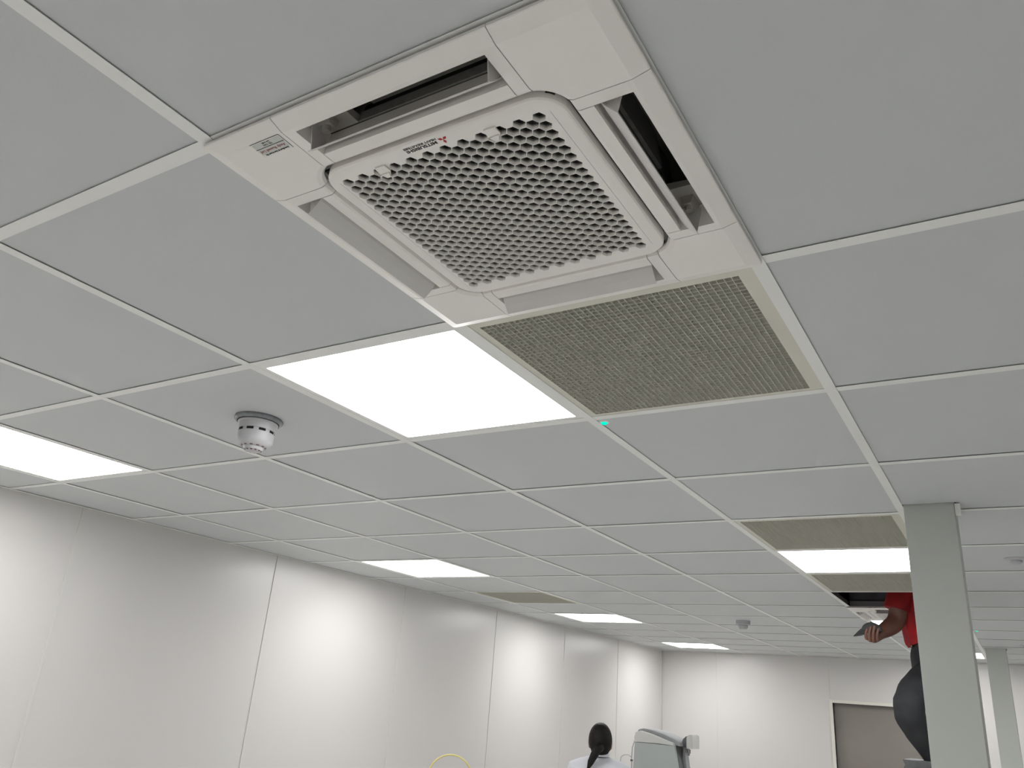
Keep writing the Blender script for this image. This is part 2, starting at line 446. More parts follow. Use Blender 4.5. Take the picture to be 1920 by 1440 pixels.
    for s in (-1, 1): holes.append([(s*.1735-.0004, -.166), (s*.1735+.0004, -.166), (s*.1735+.0004, .168), (s*.1735-.0004, .168)])
    me = curve_plate('intake_grille', rsq(.1895, .037), holes, -.0165, -.0064, A, root)
    ring = MB(); prof = [(.1895, .037, -.0165), (.1920, .0395, -.0158), (.1940, .041, -.0135), (.1940, .041, -.001), (.1895, .037, -.001), (.1895, .037, -.0165)]
    n = len(rsq(.1, .01))
    for h, r, z in prof:
        ring.v += [(x, y, z) for x, y in rsq(h, r)]
    for a in range(5):
        for i in range(n):
            j = (i+1) % n; ring.f.append((a*n+i, a*n+j, (a+1)*n+j, (a+1)*n+i))
    bm = bmesh.new(); bm.from_mesh(me); tmp = ring.mesh('r'); bm.from_mesh(tmp)
    bmesh.ops.remove_doubles(bm, verts=bm.verts, dist=1e-6); bm.to_mesh(me); bm.free(); bpy.data.meshes.remove(tmp)
    me.materials.append(A); grille = link('intake_grille', me, None, root)
    B(-.186, .186, -.186, .186, -.0062, -.002).obj('air_filter', MT['black'], root)
    # sliding catches on the near edge of the grille
    for x in (-.0930, .0885):
        c = MB().extr([(-.0085, -.173), (.0085, -.173), (.0095, -.160), (.0035, -.1525), (-.0035, -.1525), (-.0095, -.160)], lambda p, t: (x+p[0], p[1], t), -.0192, -.0168)
        c.extr([(-.007, -.160), (.007, -.160), (.003, -.151), (-.003, -.151)], lambda p, t: (x+p[0], p[1], t), -.0215, -.0190)
        c.obj('grille_catch', A, grille, bevel=0.0005)
    # galvanised casing above the ceiling
    mb = MB()
    for F in (rot2(0), rot2(1), rot2(2), rot2(3)):
        mb.extr([(.283,.004),(.2845,.004),(.2845,.235),(.283,.235)], lambda p, t: F(p[0], t, p[1]), -.2845, .2845)
    mb.box(-.2845, .2845, -.2845, .2845, .235, .237)
    mb.obj('casing', MT['casing'], root)
    # maker's lettering and emblem, reads towards -x
    z = -.01665
    put_text('brand_lettering', 'MITSUBISHI', .0072, .0105, -.1815, z, MT['ink'], root, width=.0500, off=.00022)
    put_text('brand_lettering', 'HEAVY INDUSTRIES', .0052, .0125, -.1868, z, MT['ink'], root, width=.0535, off=.00014)
    em = MB()
    cx, cy, L = .0215, -.1800, .0078
    for k in range(3):
        a = PI/2+2*PI*k/3
        p = [(0, 0), (.5*L*math.cos(a-PI/6)*1.1547, .5*L*math.sin(a-PI/6)*1.1547), (L*math.cos(a), L*math.sin(a)), (.5*L*math.cos(a+PI/6)*1.1547, .5*L*math.sin(a+PI/6)*1.1547)]
        em.extr([(cx+q[0], cy+q[1]) for q in p], lambda q, t: (q[0], q[1], t), z-.0001, z+.0001)
    tag(em.obj('brand_emblem', MT['red'], root), 'three red diamonds emblem')
    return root
def add_sticker(root):
    # installer's sticker on the near left corner cover
    zs = -.0155
    x0, x1, y0, y1 = -.2310, -.1765, -.2835, -.2555
    st = B(x0, x1, y0, y1, zs, -.0150).obj('sticker', MT['stickerw'], root, bevel=0)
    tag(st, 'silver and white sticker')
    MB().box(x0, x1, y0-.0009, y0, zs-.0001, zs).box(x1, x1+.0009, y0-.0009, y1, zs-.0001, zs).obj('sticker_edge', MT['ink'], st)
    B(x0+.002, x1-.002, y0+.0015, y1-.005, zs-.0002, zs).obj('sticker_foil', MT['sticker'], st)
    B(x0+.001, x1-.001, y0+.0108, y0+.0117, zs-.0004, zs-.0002).obj('sticker_line', MT['ink'], st)
    put_text('sticker_text', 'Installed & Serviced By', .0040, x1-.0045, y1-.0050, zs-.0003, MT['ink'], st, width=.044, off=.0001)
    put_text('sticker_text', 'Andy Russell Ltd', .0062, x1-.0045, y1-.0125, zs-.0003, MT['inkred'], st, width=.046, off=.00005)
    put_text('sticker_text', 'TEL / FAX', .0038, x1-.019, y0+.0062, zs-.0003, MT['ink'], st, width=.017, off=.00005)
    put_text('sticker_text', '24 HR', .0038, x1-.020, y0+.0020, zs-.0003, MT['ink'], st, width=.015, off=.00005)
ac1 = make_cassette()
ac2 = copy_tree(ac1)
add_sticker(ac1)
ac1.location = (-.3038, .294, CZ); ac1.scale = (.992, 1.003, 1); ac2.location = (-.305, 5.10, CZ)
tag(ac1, 'large white four-way ceiling air conditioner with honeycomb grille and red diamond emblem, in the foreground', 'air conditioner', 'ceiling air conditioners')
tag(ac2, 'small distant white ceiling air conditioner beyond the open ceiling panel, above the held cap', 'air conditioner', 'ceiling air conditioners')

# ================================================================ EGG CRATE GRILLES
def make_crate():
    root = empty('egg_crate_grille', (0, 0, 0), 'x', 'ceiling grille')
    x0, x1, y0, y1 = -.266, .256, -.264, .276
    zb = .0012
    mb = MB()
    X0, X1, Y0, Y1 = -.2965, .2965, -.2965, .2965
    for r in ((X0, X1, Y0, y0), (X0, X1, y1, Y1), (X0, x0, y0, y1), (x1, X1, y0, y1)): mb.box(r[0], r[1], r[2], r[3], zb, zb+.0035)
    for r in ((x0-.001, x0, y0, y1), (x1, x1+.001, y0, y1), (x0, x1, y0-.001, y0), (x0, x1, y1, y1+.001)): mb.box(r[0], r[1], r[2], r[3], zb+.0035, zb+.02)
    mb.obj('grille_frame', MT['crframe'], root)
    mb = MB(); n = 40; m = 42; T = .0005
    for i in range(n+1):
        x = x0+(x1-x0)*i/n; mb.box(x-T, x+T, y0, y1, zb, zb+.0145)
    for j in range(m+1):
        y = y0+(y1-y0)*j/m; mb.box(x0, x1, y-T, y+T, zb, zb+.0145)
    mb.obj('egg_crate_core', MT['crate'], root)
    B(x0-.001, x1+.001, y0-.001, y1+.001, zb+.10, zb+.104).obj('dark_backing', MT['soffit'], root)  # dark sheet added above the core, stands in for the unlit plenum
    return root
cr0 = make_crate(); first = True
for (c, lab) in (((-1, 1), 'large cream egg-crate ceiling grille right beside the bright foreground light'),
                 ((-1, 4), 'cream egg-crate grille beside the pillar top, nearer side of the light there'),
                 ((-1, 6), 'thin cream egg-crate grille between the pillar-side light and the open ceiling panel'),
                 ((-5, 7), 'cream egg-crate grille in the distant ceiling near the left wall, between two lights')):
    r = cr0 if first else copy_tree(cr0); first = False
    cx = (gx(c[0])+gx(c[0]+1))/2
    r.location = (cx, (c[1]+.5)*P6, CZ); tag(r, lab, 'ceiling grille', 'egg-crate ceiling grilles')

# ================================================================ CEILING LIGHTS
def make_light():
    root = empty('ceiling_light', (0, 0, 0), 'x', 'ceiling light')
    mb = MB(); h = .2965; d = .2735
    for r in ((-h, h, -h, -d), (-h, h, d, h), (-h, -d, -d, d), (d, h, -d, d)): mb.box(r[0], r[1], r[2], r[3], .0012, .0058)
    mb.obj('light_frame', MT['tee'], root)
    B(-d, d, -d, d, .0030, .0050).obj('diffuser', MT['lamp'], root)
    B(-h+.003, h-.003, -h+.003, h-.003, .0060, .030).obj('light_block_tray', MT['casing'], root)  # unseen tray added to keep the diffuser from lighting the ceiling void
    return root
LL = {(-2, 1): 'big bright square ceiling light in the foreground, touching the air conditioner corner',
      (-5, 1): 'bright ceiling light cut by the left edge of the photo, below the left smoke detector',
      (-5, 5): 'ceiling light near the left wall, middle one of its receding row',
      (-5, 9): 'ceiling light near the left wall, just beyond the small cream grille',
      (-5, 13): 'farthest thin ceiling light in the left corner by the far wall',
      (-1, 5): 'wide bright ceiling light cut off by the pillar, between two cream grilles',
      (-1, 9): 'sliver of lit ceiling light showing above the held dark cap',
      (-1, 13): 'small lit ceiling light seen in the gap between the two pillars',
      (-5, -3): 'ceiling light near the left wall, behind the viewpoint', (-1, -3): 'ceiling light behind the viewpoint over the room centre',
      (3, -3): 'ceiling light behind and right of the viewpoint', (3, 1): 'ceiling light right of the viewpoint, nearest in its row',
      (3, 5): 'ceiling light out of view right of the near pillar', (3, 9): 'ceiling light out of view between the pillars, right side',
      (3, 13): 'ceiling light out of view right of the far pillar', (7, 1): 'ceiling light out of view far to the right of the viewpoint'}
li0 = make_light(); first = True
for c in LIGHTS:
    r = li0 if first else copy_tree(li0); first = False
    x0 = gx(c[0]); x1 = gx(c[0]+1)
    r.location = ((x0+x1)/2, (c[1]+.5)*P6, CZ); tag(r, LL[c], 'ceiling light', 'square ceiling lights')

# ================================================================ COLUMNS
for n, q in enumerate(COLS):
    lab = ('thick grey-green square pillar in front of the man on the ladder', 'thinner-looking distant grey pillar at the right edge, beyond the near pillar')[n]
    r = empty('pillar', ((q[0]+q[1])/2, (q[2]+q[3])/2, 0), lab, 'pillar', 'square steel pillars')
    hx, hy = (q[1]-q[0])/2, (q[3]-q[2])/2
    B(-hx, hx, -hy, hy, 0, CZ+.02 if n == 0 else CZ+.02).obj('shaft', MT['column'], r, bevel=.002)
    B(-hx-.012, hx+.012, -hy-.012, hy+.012, 0, .012).obj('base_plate', MT['column'], r, bevel=.002)
    if n == 0:
        MB().box(hx+.0015, hx+.0165, -hy-.004, -hy+.028, CZ-.034, CZ-.0012).obj('trim_clip', MT['tee'], r)

# ================================================================ DETECTORS AND INDICATORS
# big smoke detector
sd = empty('smoke_detector', (-1.5, .9, CZ+.003), 'white drum-shaped smoke detector on a dark base ring, beside the foreground light', 'smoke detector')
MB().lathe([(.066, .0), (.068, -.003), (.0675, -.007), (.064, -.011), (.058, -.0125)], 48).obj('mounting_base', MT['clear'], sd, sm=40)
MB().lathe([(.0560, -.012), (.0562, -.016), (.0520, -.018), (.0505, -.0365), (.0490, -.0370), (.0485, -.0445), (.0505, -.0450), (.0500, -.0680), (.0470, -.0745), (.0370, -.0820), (.0300, -.0850)], 48).obj('detector_body', MT['detect'], sd, sm=30)
for k in range(9):
    a0 = 2*PI*k/9+.1; mb = MB()
    pts = [(r*math.cos(a0+t), r*math.sin(a0+t)) for r, ts in ((.0496, (0, .1, .2, .3, .4)), (.0470, (.4, .3, .2, .1, 0))) for t in ts]
    mb.extr(pts, lambda p, t: (p[0], p[1], t), -.0442, -.0375); mb.obj('vent_slot', MT['black'], sd)
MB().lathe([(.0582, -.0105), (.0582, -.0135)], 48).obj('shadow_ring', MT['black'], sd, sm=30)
mb = MB().lathe([(.0285, -.0825), (.0250, -.0930), (.0200, -.0960), (.0120, -.0975)], 36); mb.obj('sensor_cap', MT['detect'], sd, sm=30)
for k in range(12):
    a0 = 2*PI*k/12; mb = MB()
    for ra, rb, za, zb in ((.0358, .0315, -.0828, -.0846), (.0248, .0208, -.0934, -.0958)):
        b = len(mb.v)
        for t in (0, .13, .26): mb.v += [(ra*math.cos(a0+t), ra*math.sin(a0+t), za-.0004), (rb*math.cos(a0+t), rb*math.sin(a0+t), zb-.0004)]
        mb.f += [(b, b+1, b+3, b+2), (b+2, b+3, b+5, b+4)]
    mb.obj('printed_mark', MT['printed'], sd)
def small_det(loc, lab, kind):
    r = empty('smoke_detector' if kind == 0 else 'motion_sensor', loc, lab, 'smoke detector' if kind == 0 else 'sensor')
    if kind == 0:
        MB().lathe([(.052, 0), (.052, -.026), (.049, -.030)], 36).obj('detector_base', MT['detgrey'], r, sm=30)
        MB().lathe([(.034, -.029), (.036, -.034), (.034, -.050), (.026, -.062), (.012, -.065)], 30).obj('sensor_cap', MT['detect'], r, sm=30)
    else:
        MB().lathe([(.041, 0), (.041, -.003), (.036, -.007), (.026, -.009)], 36).obj('sensor_flange', MT['detect'], r, sm=30)
        MB().lathe([(.0255, -.008), (.024, -.016), (.016, -.022), (.005, -.024)], 30).obj('sensor_lens', MT['detgrey'], r, sm=40)
    return r
small_det((-1.5, 5.70, CZ+.003), 'small grey smoke detector on the distant ceiling, left of the man', 0)
small_det((.30, 3.30, CZ+.003), 'flat white round motion sensor on the ceiling right of the near pillar', 1)
small_det((.31, 6.98, CZ+.003), 'dark round ceiling sensor at the right edge near the far pillar', 1)
for loc, lab in (((-.577, 1.240, CZ+.0036), 'glowing green indicator at the tile corner below the large cream grille'),
                 ((.026, 6.02, CZ+.0036), 'tiny green indicator on the distant ceiling between the pillars')):
    r = empty('indicator_light', loc, lab, 'indicator light')
    MB().lathe([(.0150, 0), (.0150, -.0015), (.0130, -.0028), (.0095, -.0030)], 28).obj('bezel', MT['tee'], r, sm=30)
    MB().lathe([(.0088, -.0025), (.0082, -.0050), (.0055, -.0068), (.001, -.0075)], 24).obj('lens', MT['led'], r, sm=60)

# ================================================================ THINGS IN THE OPEN CEILING
for x, rr in ((-.50, .03), (-.40, .022)):
    o = MB().tube([(x, 4.25, 2.70), (x+.01, 4.50, 2.58), (x+.03, 4.57, 2.56), (x+.035, 4.60, 2.75), (x+.02, 4.55, 3.0), (x+.02, 4.55, TOPZ-.008)], rr, 12).obj('insulated_pipe', MT['rubber'], sm=60)
    tag(o, 'black insulated pipe %s in the dark ceiling opening' % ('nearest its left edge' if x < -.45 else 'just right of the thicker pipe'), 'pipe', 'pipes above the ceiling')

# ================================================================ PEOPLE
def skin(name, nodes, edges, sub=2):
    """nodes: [(x,y,z),(rx,ry)|r]; first node is root"""
    me = bpy.data.meshes.new(name); me.from_pydata([n[0] for n in nodes], edges, []); me.update()
    o = bpy.data.objects.new(name, me); COL.objects.link(o)
    o.modifiers.new('s', 'SKIN')
    if not me.skin_vertices: raise RuntimeError('no skin layer')
    for i, n in enumerate(nodes):
        r = n[1]; me.skin_vertices[0].data[i].radius = r if isinstance(r, tuple) else (r, r)
        me.skin_vertices[0].data[i].use_root = (i == 0)
    o.modifiers['s'].use_smooth_shade = True
    md = o.modifiers.new('u', 'SUBSURF'); md.levels = sub; md.render_levels = sub
    dg = bpy.context.evaluated_depsgraph_get(); dg.update()
    out = bpy.data.meshes.new_from_object(o.evaluated_get(dg)); bpy.data.objects.remove(o); bpy.data.meshes.remove(me)
    out.materials.clear()
    for p in out.polygons: p.use_smooth = True
    return out
def ellipsoid(c, r, seg=24, rings=16, fn=None):
    bm = bmesh.new(); bmesh.ops.create_uvsphere(bm, u_segments=seg, v_segments=rings, radius=1)
    for v in bm.verts:
        p = Vector((v.co.x*r[0], v.co.y*r[1], v.co.z*r[2]))
        if fn: p = fn(p)
        v.co = p+Vector(c)
    me = bpy.data.meshes.new('e'); bm.to_mesh(me); bm.free()
    for p in me.polygons: p.use_smooth = True
    return me
def join(name, meshes, m, parent=None):
    bm = bmesh.new()
    for q in meshes: bm.from_mesh(q)
    me = bpy.data.meshes.new(name); bm.to_mesh(me); bm.free()
    for p in me.polygons: p.use_smooth = True
    me.materials.append(m)
    for q in meshes: bpy.data.meshes.remove(q)
    return link(name, me, None, parent)
def head_parts(c, fwd, tilt=0.0, scale=1.0):
    """head mesh pieces (skull, jaw, nose, ears, eyes sockets) around centre c looking along fwd"""
    f = Vector((fwd[0], fwd[1], 0)).normalized(); s = Vector((f.y, -f.x, 0))
    c = Vector(c)
    def T(me):
        for v in me.vertices:
            p = v.co; v.co = c+f*(p.y*scale)+s*(p.x*scale)+Vector((0, 0, p.z*scale))
        return me
    def face(p):
        if p.z < 0: p.x *= 1-.30*(-p.z/.115)**1.5; p.y = p.y*(1-.12*(-p.z/.115)) + .012*(-p.z/.115)
        return p
    ms = [T(ellipsoid((0, 0, 0), (.075, .095, .115), fn=face))]
    ms.append(T(ellipsoid((0, .097, -.018), (.011, .016, .022), 10, 8)))        # nose
    ms.append(T(ellipsoid((0, .086, -.060), (.022, .008, .007), 10, 6)))        # lips
    for q in (-1, 1):
        ms.append(T(ellipsoid((q*.076, -.004, -.012), (.008, .018, .030), 10, 8)))   # ears
        ms.append(T(ellipsoid((q*.030, .083, .008), (.013, .009, .008), 10, 8)))     # eyelids
    return ms, T

# ---- man on the ladder, facing -x, head inside the ceiling opening
man = empty('person', (-.10, 4.45, 1.10), 'man in a red t-shirt and black trousers on a ladder, head in the open ceiling', 'person')
def rel(root, p): return tuple(Vector(p)-root.location)
N = [((-.125, 4.50, 2.02), .066), ((-.128, 4.50, 2.18), .072), ((-.160, 4.49, 2.34), .110), ((-.160, 4.50, 2.48), .105), ((-.165, 4.50, 2.57), .055), ((-.185, 4.50, 2.63), .050),
     # left arm (near the camera)
     ((-.215, 4.38, 2.50), .055), ((-.270, 4.37, 2.36), .052), ((-.280, 4.39, 2.272), .052), ((-.318, 4.32, 2.230), .050), ((-.354, 4.235, 2.194), (.030, .036)), ((-.378, 4.175, 2.168), (.024, .036)), ((-.392, 4.150, 2.158), (.018, .034)),
     # right arm, raised into the ceiling
     ((-.160, 4.64, 2.50), .055), ((-.22, 4.74, 2.60), .045), ((-.30, 4.72, 2.78), .036), ((-.34, 4.66, 2.92), .026),
     # left leg: knee up against the ladder
     ((-.140, 4.44, 1.99), .058), ((-.243, 4.225, 1.835), .055), ((-.170, 4.34, 1.62), .045), ((-.105, 4.42, 1.40), .036), ((-.15, 4.40, 1.365), .034), ((-.215, 4.37, 1.352), .026),
     # right leg: straight, foot on the lower tread
     ((-.135, 4.58, 1.98), .080), ((-.100, 4.62, 1.58), .058), ((-.045, 4.64, 1.18), .038), ((-.09, 4.63, 1.135), .034), ((-.17, 4.62, 1.12), .026)]
E = [(0,1),(1,2),(2,3),(3,4),(4,5),(3,6),(6,7),(7,8),(8,9),(9,10),(10,11),(11,12),(3,13),(13,14),(14,15),(15,16),(0,17),(17,18),(18,19),(19,20),(20,21),(21,22),(0,23),(23,24),(24,25),(25,26),(26,27)]
body = skin('b', [(rel(man, n[0]), n[1]) for n in N], E)
parts = [body]
hp, _ = head_parts(rel(man, (-.200, 4.50, 2.73)), (-1, 0)); parts += hp
# fingers of the near hand curling up over the cap brim, thumb on the far side
FG = [[(-.398,4.146,2.150),(-.412,4.122,2.150),(-.410,4.112,2.180),(-.399,4.118,2.203)],
      [(-.386,4.150,2.144),(-.396,4.119,2.140),(-.392,4.106,2.180),(-.381,4.112,2.214)],
      [(-.374,4.154,2.142),(-.378,4.119,2.136),(-.373,4.105,2.178),(-.363,4.112,2.218)],
      [(-.362,4.160,2.146),(-.360,4.123,2.144),(-.355,4.110,2.176),(-.347,4.117,2.206)]]
for q, r0 in zip(FG, (.0088, .0096, .0098, .0092)):
    parts.append(skin('f', [(rel(man, p), r0*(1-.07*i)) for i, p in enumerate(q)], [(0,1),(1,2),(2,3)]))
parts.append(skin('f', [(rel(man, p), r) for p, r in (((-.372,4.185,2.172), .013), ((-.392,4.215,2.180), .012), ((-.412,4.222,2.196), .010), ((-.424,4.212,2.208), .009))], [(0,1),(1,2),(2,3)]))
# far hand fingers
for k in range(4):
    a = (-.345-.008*k, 4.655+.014*k-.02, 2.93); parts.append(skin('f', [(rel(man, a), .009), (rel(man, (a[0]-.01, a[1], a[2]+.035)), .0085), (rel(man, (a[0]-.03, a[1], a[2]+.060)), .0075)], [(0,1),(1,2)]))
parts.append(skin('f', [(rel(man, (-.335, 4.63, 2.915)), .011), (rel(man, (-.345, 4.605, 2.94)), .010), (rel(man, (-.362, 4.600, 2.962)), .0085)], [(0,1),(1,2)]))
join('body', parts, MT['skin'], man)
hm = ellipsoid(rel(man, (-.190, 4.50, 2.755)), (.100, .083, .100)); hair = join('hair', [hm], MT['hair'], man)
# shirt
def loft(mb, pts, rad, n=32, fold=0.0, kf=9, seed=0.0):
    """tube through pts with soft cloth folds"""
    P_ = []; R_ = []
    for a in range(len(pts)-1):
        for t in range(6):
            q = t/6; P_.append(Vector(pts[a]).lerp(Vector(pts[a+1]), q)); R_.append(rad[a]+(rad[a+1]-rad[a])*(3*q*q-2*q**3))
    P_.append(Vector(pts[-1])); R_.append(rad[-1])
    k = len(mb.v); mb.tube(P_, R_, n)
    if fold:
        for i, p in enumerate(P_):
            for j in range(n):
                v = Vector(mb.v[k+i*n+j]); d = v-p
                a = 2*PI*j/n; f = 1+fold*(math.sin(kf*a+3*math.sin(14*p.z+seed))*.6+math.sin(4*a+22*p.z+seed)*.5)
                mb.v[k+i*n+j] = tuple(p+d*f)
    return mb
def L_(*q): return [rel(man, p) for p in q]
mb = loft(MB(), L_((-.136, 4.49, 2.178), (-.142, 4.49, 2.200), (-.152, 4.49, 2.27), (-.166, 4.49, 2.36), (-.165, 4.495, 2.47), (-.165, 4.50, 2.545), (-.170, 4.50, 2.580)), (.119, .124, .129, .134, .128, .090, .058), 48, .08, 9)
loft(mb, L_((-.180, 4.41, 2.50), (-.225, 4.385, 2.47), (-.262, 4.37, 2.40), (-.279, 4.362, 2.330)), (.060, .066, .062, .062), 28, .05, 5)
loft(mb, L_((-.160, 4.58, 2.50), (-.175, 4.65, 2.52), (-.225, 4.735, 2.60)), (.060, .066, .062), 28, .05, 5, 2.0)
mb.obj('t_shirt', MT['shirt'], man, sm=70)
mb = loft(MB(), L_((-.135, 4.50, 2.178), (-.133, 4.50, 2.150), (-.143, 4.50, 2.09), (-.140, 4.50, 2.02), (-.140, 4.50, 1.93)), (.098, .100, .106, .108, .095), 36, .03, 7)
loft(mb, L_((-.150, 4.45, 2.01), (-.175, 4.38, 1.965), (-.222, 4.28, 1.905), (-.250, 4.215, 1.850), (-.250, 4.215, 1.790), (-.225, 4.262, 1.720), (-.192, 4.315, 1.655), (-.150, 4.37, 1.580), (-.112, 4.42, 1.450)), (.085, .090, .082, .072, .070, .064, .060, .058, .054), 36, .05, 5, 1.0)
loft(mb, L_((-.135, 4.57, 2.00), (-.125, 4.60, 1.86), (-.100, 4.62, 1.58), (-.058, 4.64, 1.24)), (.095, .090, .068, .058), 32, .03, 6, 3.0)
mb.obj('trousers', MT['jeans'], man, sm=70)
bl = MB().lathe([(.101, -.016), (.106, -.014), (.106, .014), (.101, .016)], 32, rel(man, (-.133, 4.50, 2.160))); bl.obj('belt', MT['belt'], man, sm=40)
B(-.004, .004, -.018, .018, -.014, .014).obj('belt_buckle', MT['brass'], man, bevel=.002, loc=rel(man, (-.234, 4.455, 2.160)))
for a, b in (((-.105, 4.42, 1.40), (-.235, 4.36, 1.355)), ((-.045, 4.64, 1.17), (-.185, 4.615, 1.125))):
    A_ = Vector(a); B_ = Vector(b)
    nd = [(rel(man, A_+Vector((.01, 0, .03))), (.048, .048)), (rel(man, A_+Vector((.02, 0, -.02))), (.042, .042)), (rel(man, (A_+B_)/2+Vector((0, 0, -.008))), (.044, .036)), (rel(man, B_), (.042, .028))]
    join('shoe', [skin('s', nd, [(0,1),(1,2),(2,3)])], MT['belt'], man)

# ---- cap in his hand
cap = empty('cap', (-.392, 4.185, 2.195), 'dark grey peaked cap gripped in the raised hand of the man', 'cap')
def capfn(p):
    if p.z < 0: p.z *= .35
    return p
c1 = ellipsoid((.004, -.012, .004), (.050, .045, .040), 28, 18, capfn)
join('crown', [c1], MT['cap'], cap)
mb = MB()
sec = [(-.030, .034, .016, -.014), (-.050, .030, .010, -.020), (-.068, .020, -.006, -.026), (-.088, .004, -.026, -.030)]
for x, hy_, zt_, zb_ in sec: mb.v += [(x, -.012-hy_, zb_), (x, -.012, zt_), (x, -.012+hy_, zb_), (x, -.012, zb_-.001)]
for a in range(3):
    for q in range(4): mb.f.append((a*4+q, a*4+(q+1) % 4, a*4+4+(q+1) % 4, a*4+4+q))
mb.f += [(0, 3, 2, 1), (12, 13, 14, 15)]
mb.obj('peak', MT['cap'], cap, sm=60)
MB().lathe([(.006, 0), (.005, .003), (.001, .004)], 12, (.004, -.012, .043)).obj('crown_button', MT['cap'], cap, sm=60)

# ---- ladder under him
ld = empty('step_ladder', (-.10, 4.45, 0), 'grey step ladder with a flat top tray, under the man beside the near pillar', 'ladder')
def lr(p): return (p[0]+.10, p[1]-4.45, p[2])
mb = MB().extr([(-.207, 1.588), (-.075, 1.588), (-.085, 1.535), (-.185, 1.535)], lambda p, t: (p[0], t, p[1]), -.22, .12)
mb.obj('top_tray', MT['ladder'], ld, bevel=.002)
def stile(y, x0, x1, z1, nm):
    mb = MB(); mb.extr([(-.012, -.03), (.012, -.03), (.012, .03), (-.012, .03)], lambda p, t: (x0+(x1-x0)*t+p[1], y+p[0], z1*t), 0, 1); mb.obj(nm, MT['ladder'], ld)
for y in (-.215, .26):
    stile(y, .50, -.02 if y > 0 else -.10, 1.56, 'stile'); stile(y, -.62, -.17, 1.56, 'rear_stile')
for k, z in enumerate((.26, .53, .80, 1.075, 1.315)):
    x = .50+(-.08-.50)*z/1.56
    B(x-(.11 if k > 2 else .06), x+.055, -.203, .248, z-.012, z+.012).obj('tread', MT['ladder'], ld, bevel=.002)
for y in (-.215, .26): B(-.45, .37, y-.004, y+.004, .50, .515).obj('spreader', MT['ladder'], ld)
for y in (-.215, .26):
    for x in (.50, -.62): B(x-.04, x+.04, y-.02, y+.02, 0, .03).obj('rubber_foot', MT['rubber'], ld)

# ---- woman in a white coat, seen from behind
F_ = Vector((-.426, .905, 0)); S_ = Vector((F_.y, -F_.x, 0))
wm = empty('person', (-2.165, 4.66, 0), 'dark-haired person in a white coat seen from behind, in front of the machine', 'person')
def W(r, f, z): v = S_*r+F_*f; return (v.x, v.y, z)
wn = [(W(0, 0, .90), (.13, .11)), (W(0, 0, 1.05), (.115, .09)), (W(0, 0, 1.22), (.125, .095)), (W(0, 0, 1.33), (.10, .075)), (W(0, 0, 1.385), .050), (W(0, .012, 1.44), .046),
      (W(-.155, 0, 1.315), .050), (W(-.20, .02, 1.07), .040), (W(-.17, .18, .93), .030), (W(-.13, .26, .92), (.018, .034)),
      (W(.155, 0, 1.315), .050), (W(.20, .02, 1.07), .040), (W(.17, .18, .93), .030), (W(.13, .26, .92), (.018, .034)),
      (W(-.08, 0, .84), .070), (W(-.09, .01, .47), .058), (W(-.09, -.01, .10), .036), (W(-.09, .05, .045), .034), (W(-.09, .13, .032), .026),
      (W(.08, 0, .84), .070), (W(.09, .01, .47), .058), (W(.09, -.01, .10), .036), (W(.09, .05, .045), .034), (W(.09, .13, .032), .026)]
we = [(0,1),(1,2),(2,3),(3,4),(4,5),(3,6),(6,7),(7,8),(8,9),(3,10),(10,11),(11,12),(12,13),(0,14),(14,15),(15,16),(16,17),(17,18),(0,19),(19,20),(20,21),(21,22),(22,23)]
hp, T = head_parts(W(0, .015, 1.503), F_, scale=.95)
ps = [skin('b', wn, we)]+hp
for s in (-1, 1):
    for k in range(4):
        b0 = W(s*(.148-.014*k-.0), .285, .925); ps.append(skin('f', [(b0, .009), (W(s*(.146-.014*k), .318, .918), .0085), (W(s*(.142-.013*k), .338, .902), .0075)], [(0,1),(1,2)]))
    ps.append(skin('f', [(W(s*.118, .25, .92), .011), (W(s*.095, .268, .915), .010), (W(s*.085, .29, .908), .0085)], [(0,1),(1,2)]))
join('body', ps, MT['skin2'], wm)
# hair: cap over the skull, gathered into a ponytail falling to the left
def hairfn(p):
    if p.y > .02: p.y = .02+(p.y-.02)*.55                      # leave the face open
    if p.z < -.02 and p.y > -.02: p.z = -.02+(p.z+.02)*.3
    return p
h1 = ellipsoid((0, -.010, .010), (.082, .102, .116), 28, 20, hairfn)
h1 = T(h1)
tail = MB().tube([W(.0, -.082, 1.475), W(-.014, -.108, 1.465), W(-.036, -.120, 1.43), W(-.058, -.126, 1.385), W(-.075, -.128, 1.34)], [.028, .026, .025, .020, .006], 14).mesh('t')
join('hair', [h1, tail], MT['hair'], wm)
cn = [(W(0, 0, 1.04), (.155, .125)), (W(0, 0, .80), (.205, .175)), (W(0, 0, .55), (.225, .19)), (W(0, 0, 1.25), (.160, .120)), (W(0, 0, 1.355), (.135, .100)), (W(0, .005, 1.430), (.075, .066)),
      (W(-.148, 0, 1.325), .074), (W(-.185, 0, 1.19), .062), (W(-.205, .03, 1.06), .056), (W(-.18, .15, .955), .046), (W(.148, 0, 1.325), .074), (W(.185, 0, 1.19), .062), (W(.205, .03, 1.06), .056), (W(.18, .15, .955), .046)]
ce = [(0,1),(1,2),(0,3),(3,4),(4,5),(4,6),(6,7),(7,8),(8,9),(4,10),(10,11),(11,12),(12,13)]
join('lab_coat', [skin('s', cn, ce)], MT['coat'], wm)
cl = MB().lathe([(.060, -.012), (.063, -.010), (.056, .030), (.050, .034), (.050, .026), (.055, -.006)], 28, W(0, .005, 1.430), cap=False); cl.obj('collar', MT['coat'], wm, sm=50)
tn = [(W(-.085, .005, .86), .115), (W(-.09, .01, .50), .085), (W(-.09, 0, .14), .070), (W(-.09, 0, .06), .066)]; tn2 = [(W(.085, .005, .86), .115), (W(.09, .01, .50), .085), (W(.09, 0, .14), .070), (W(.09, 0, .06), .066)]
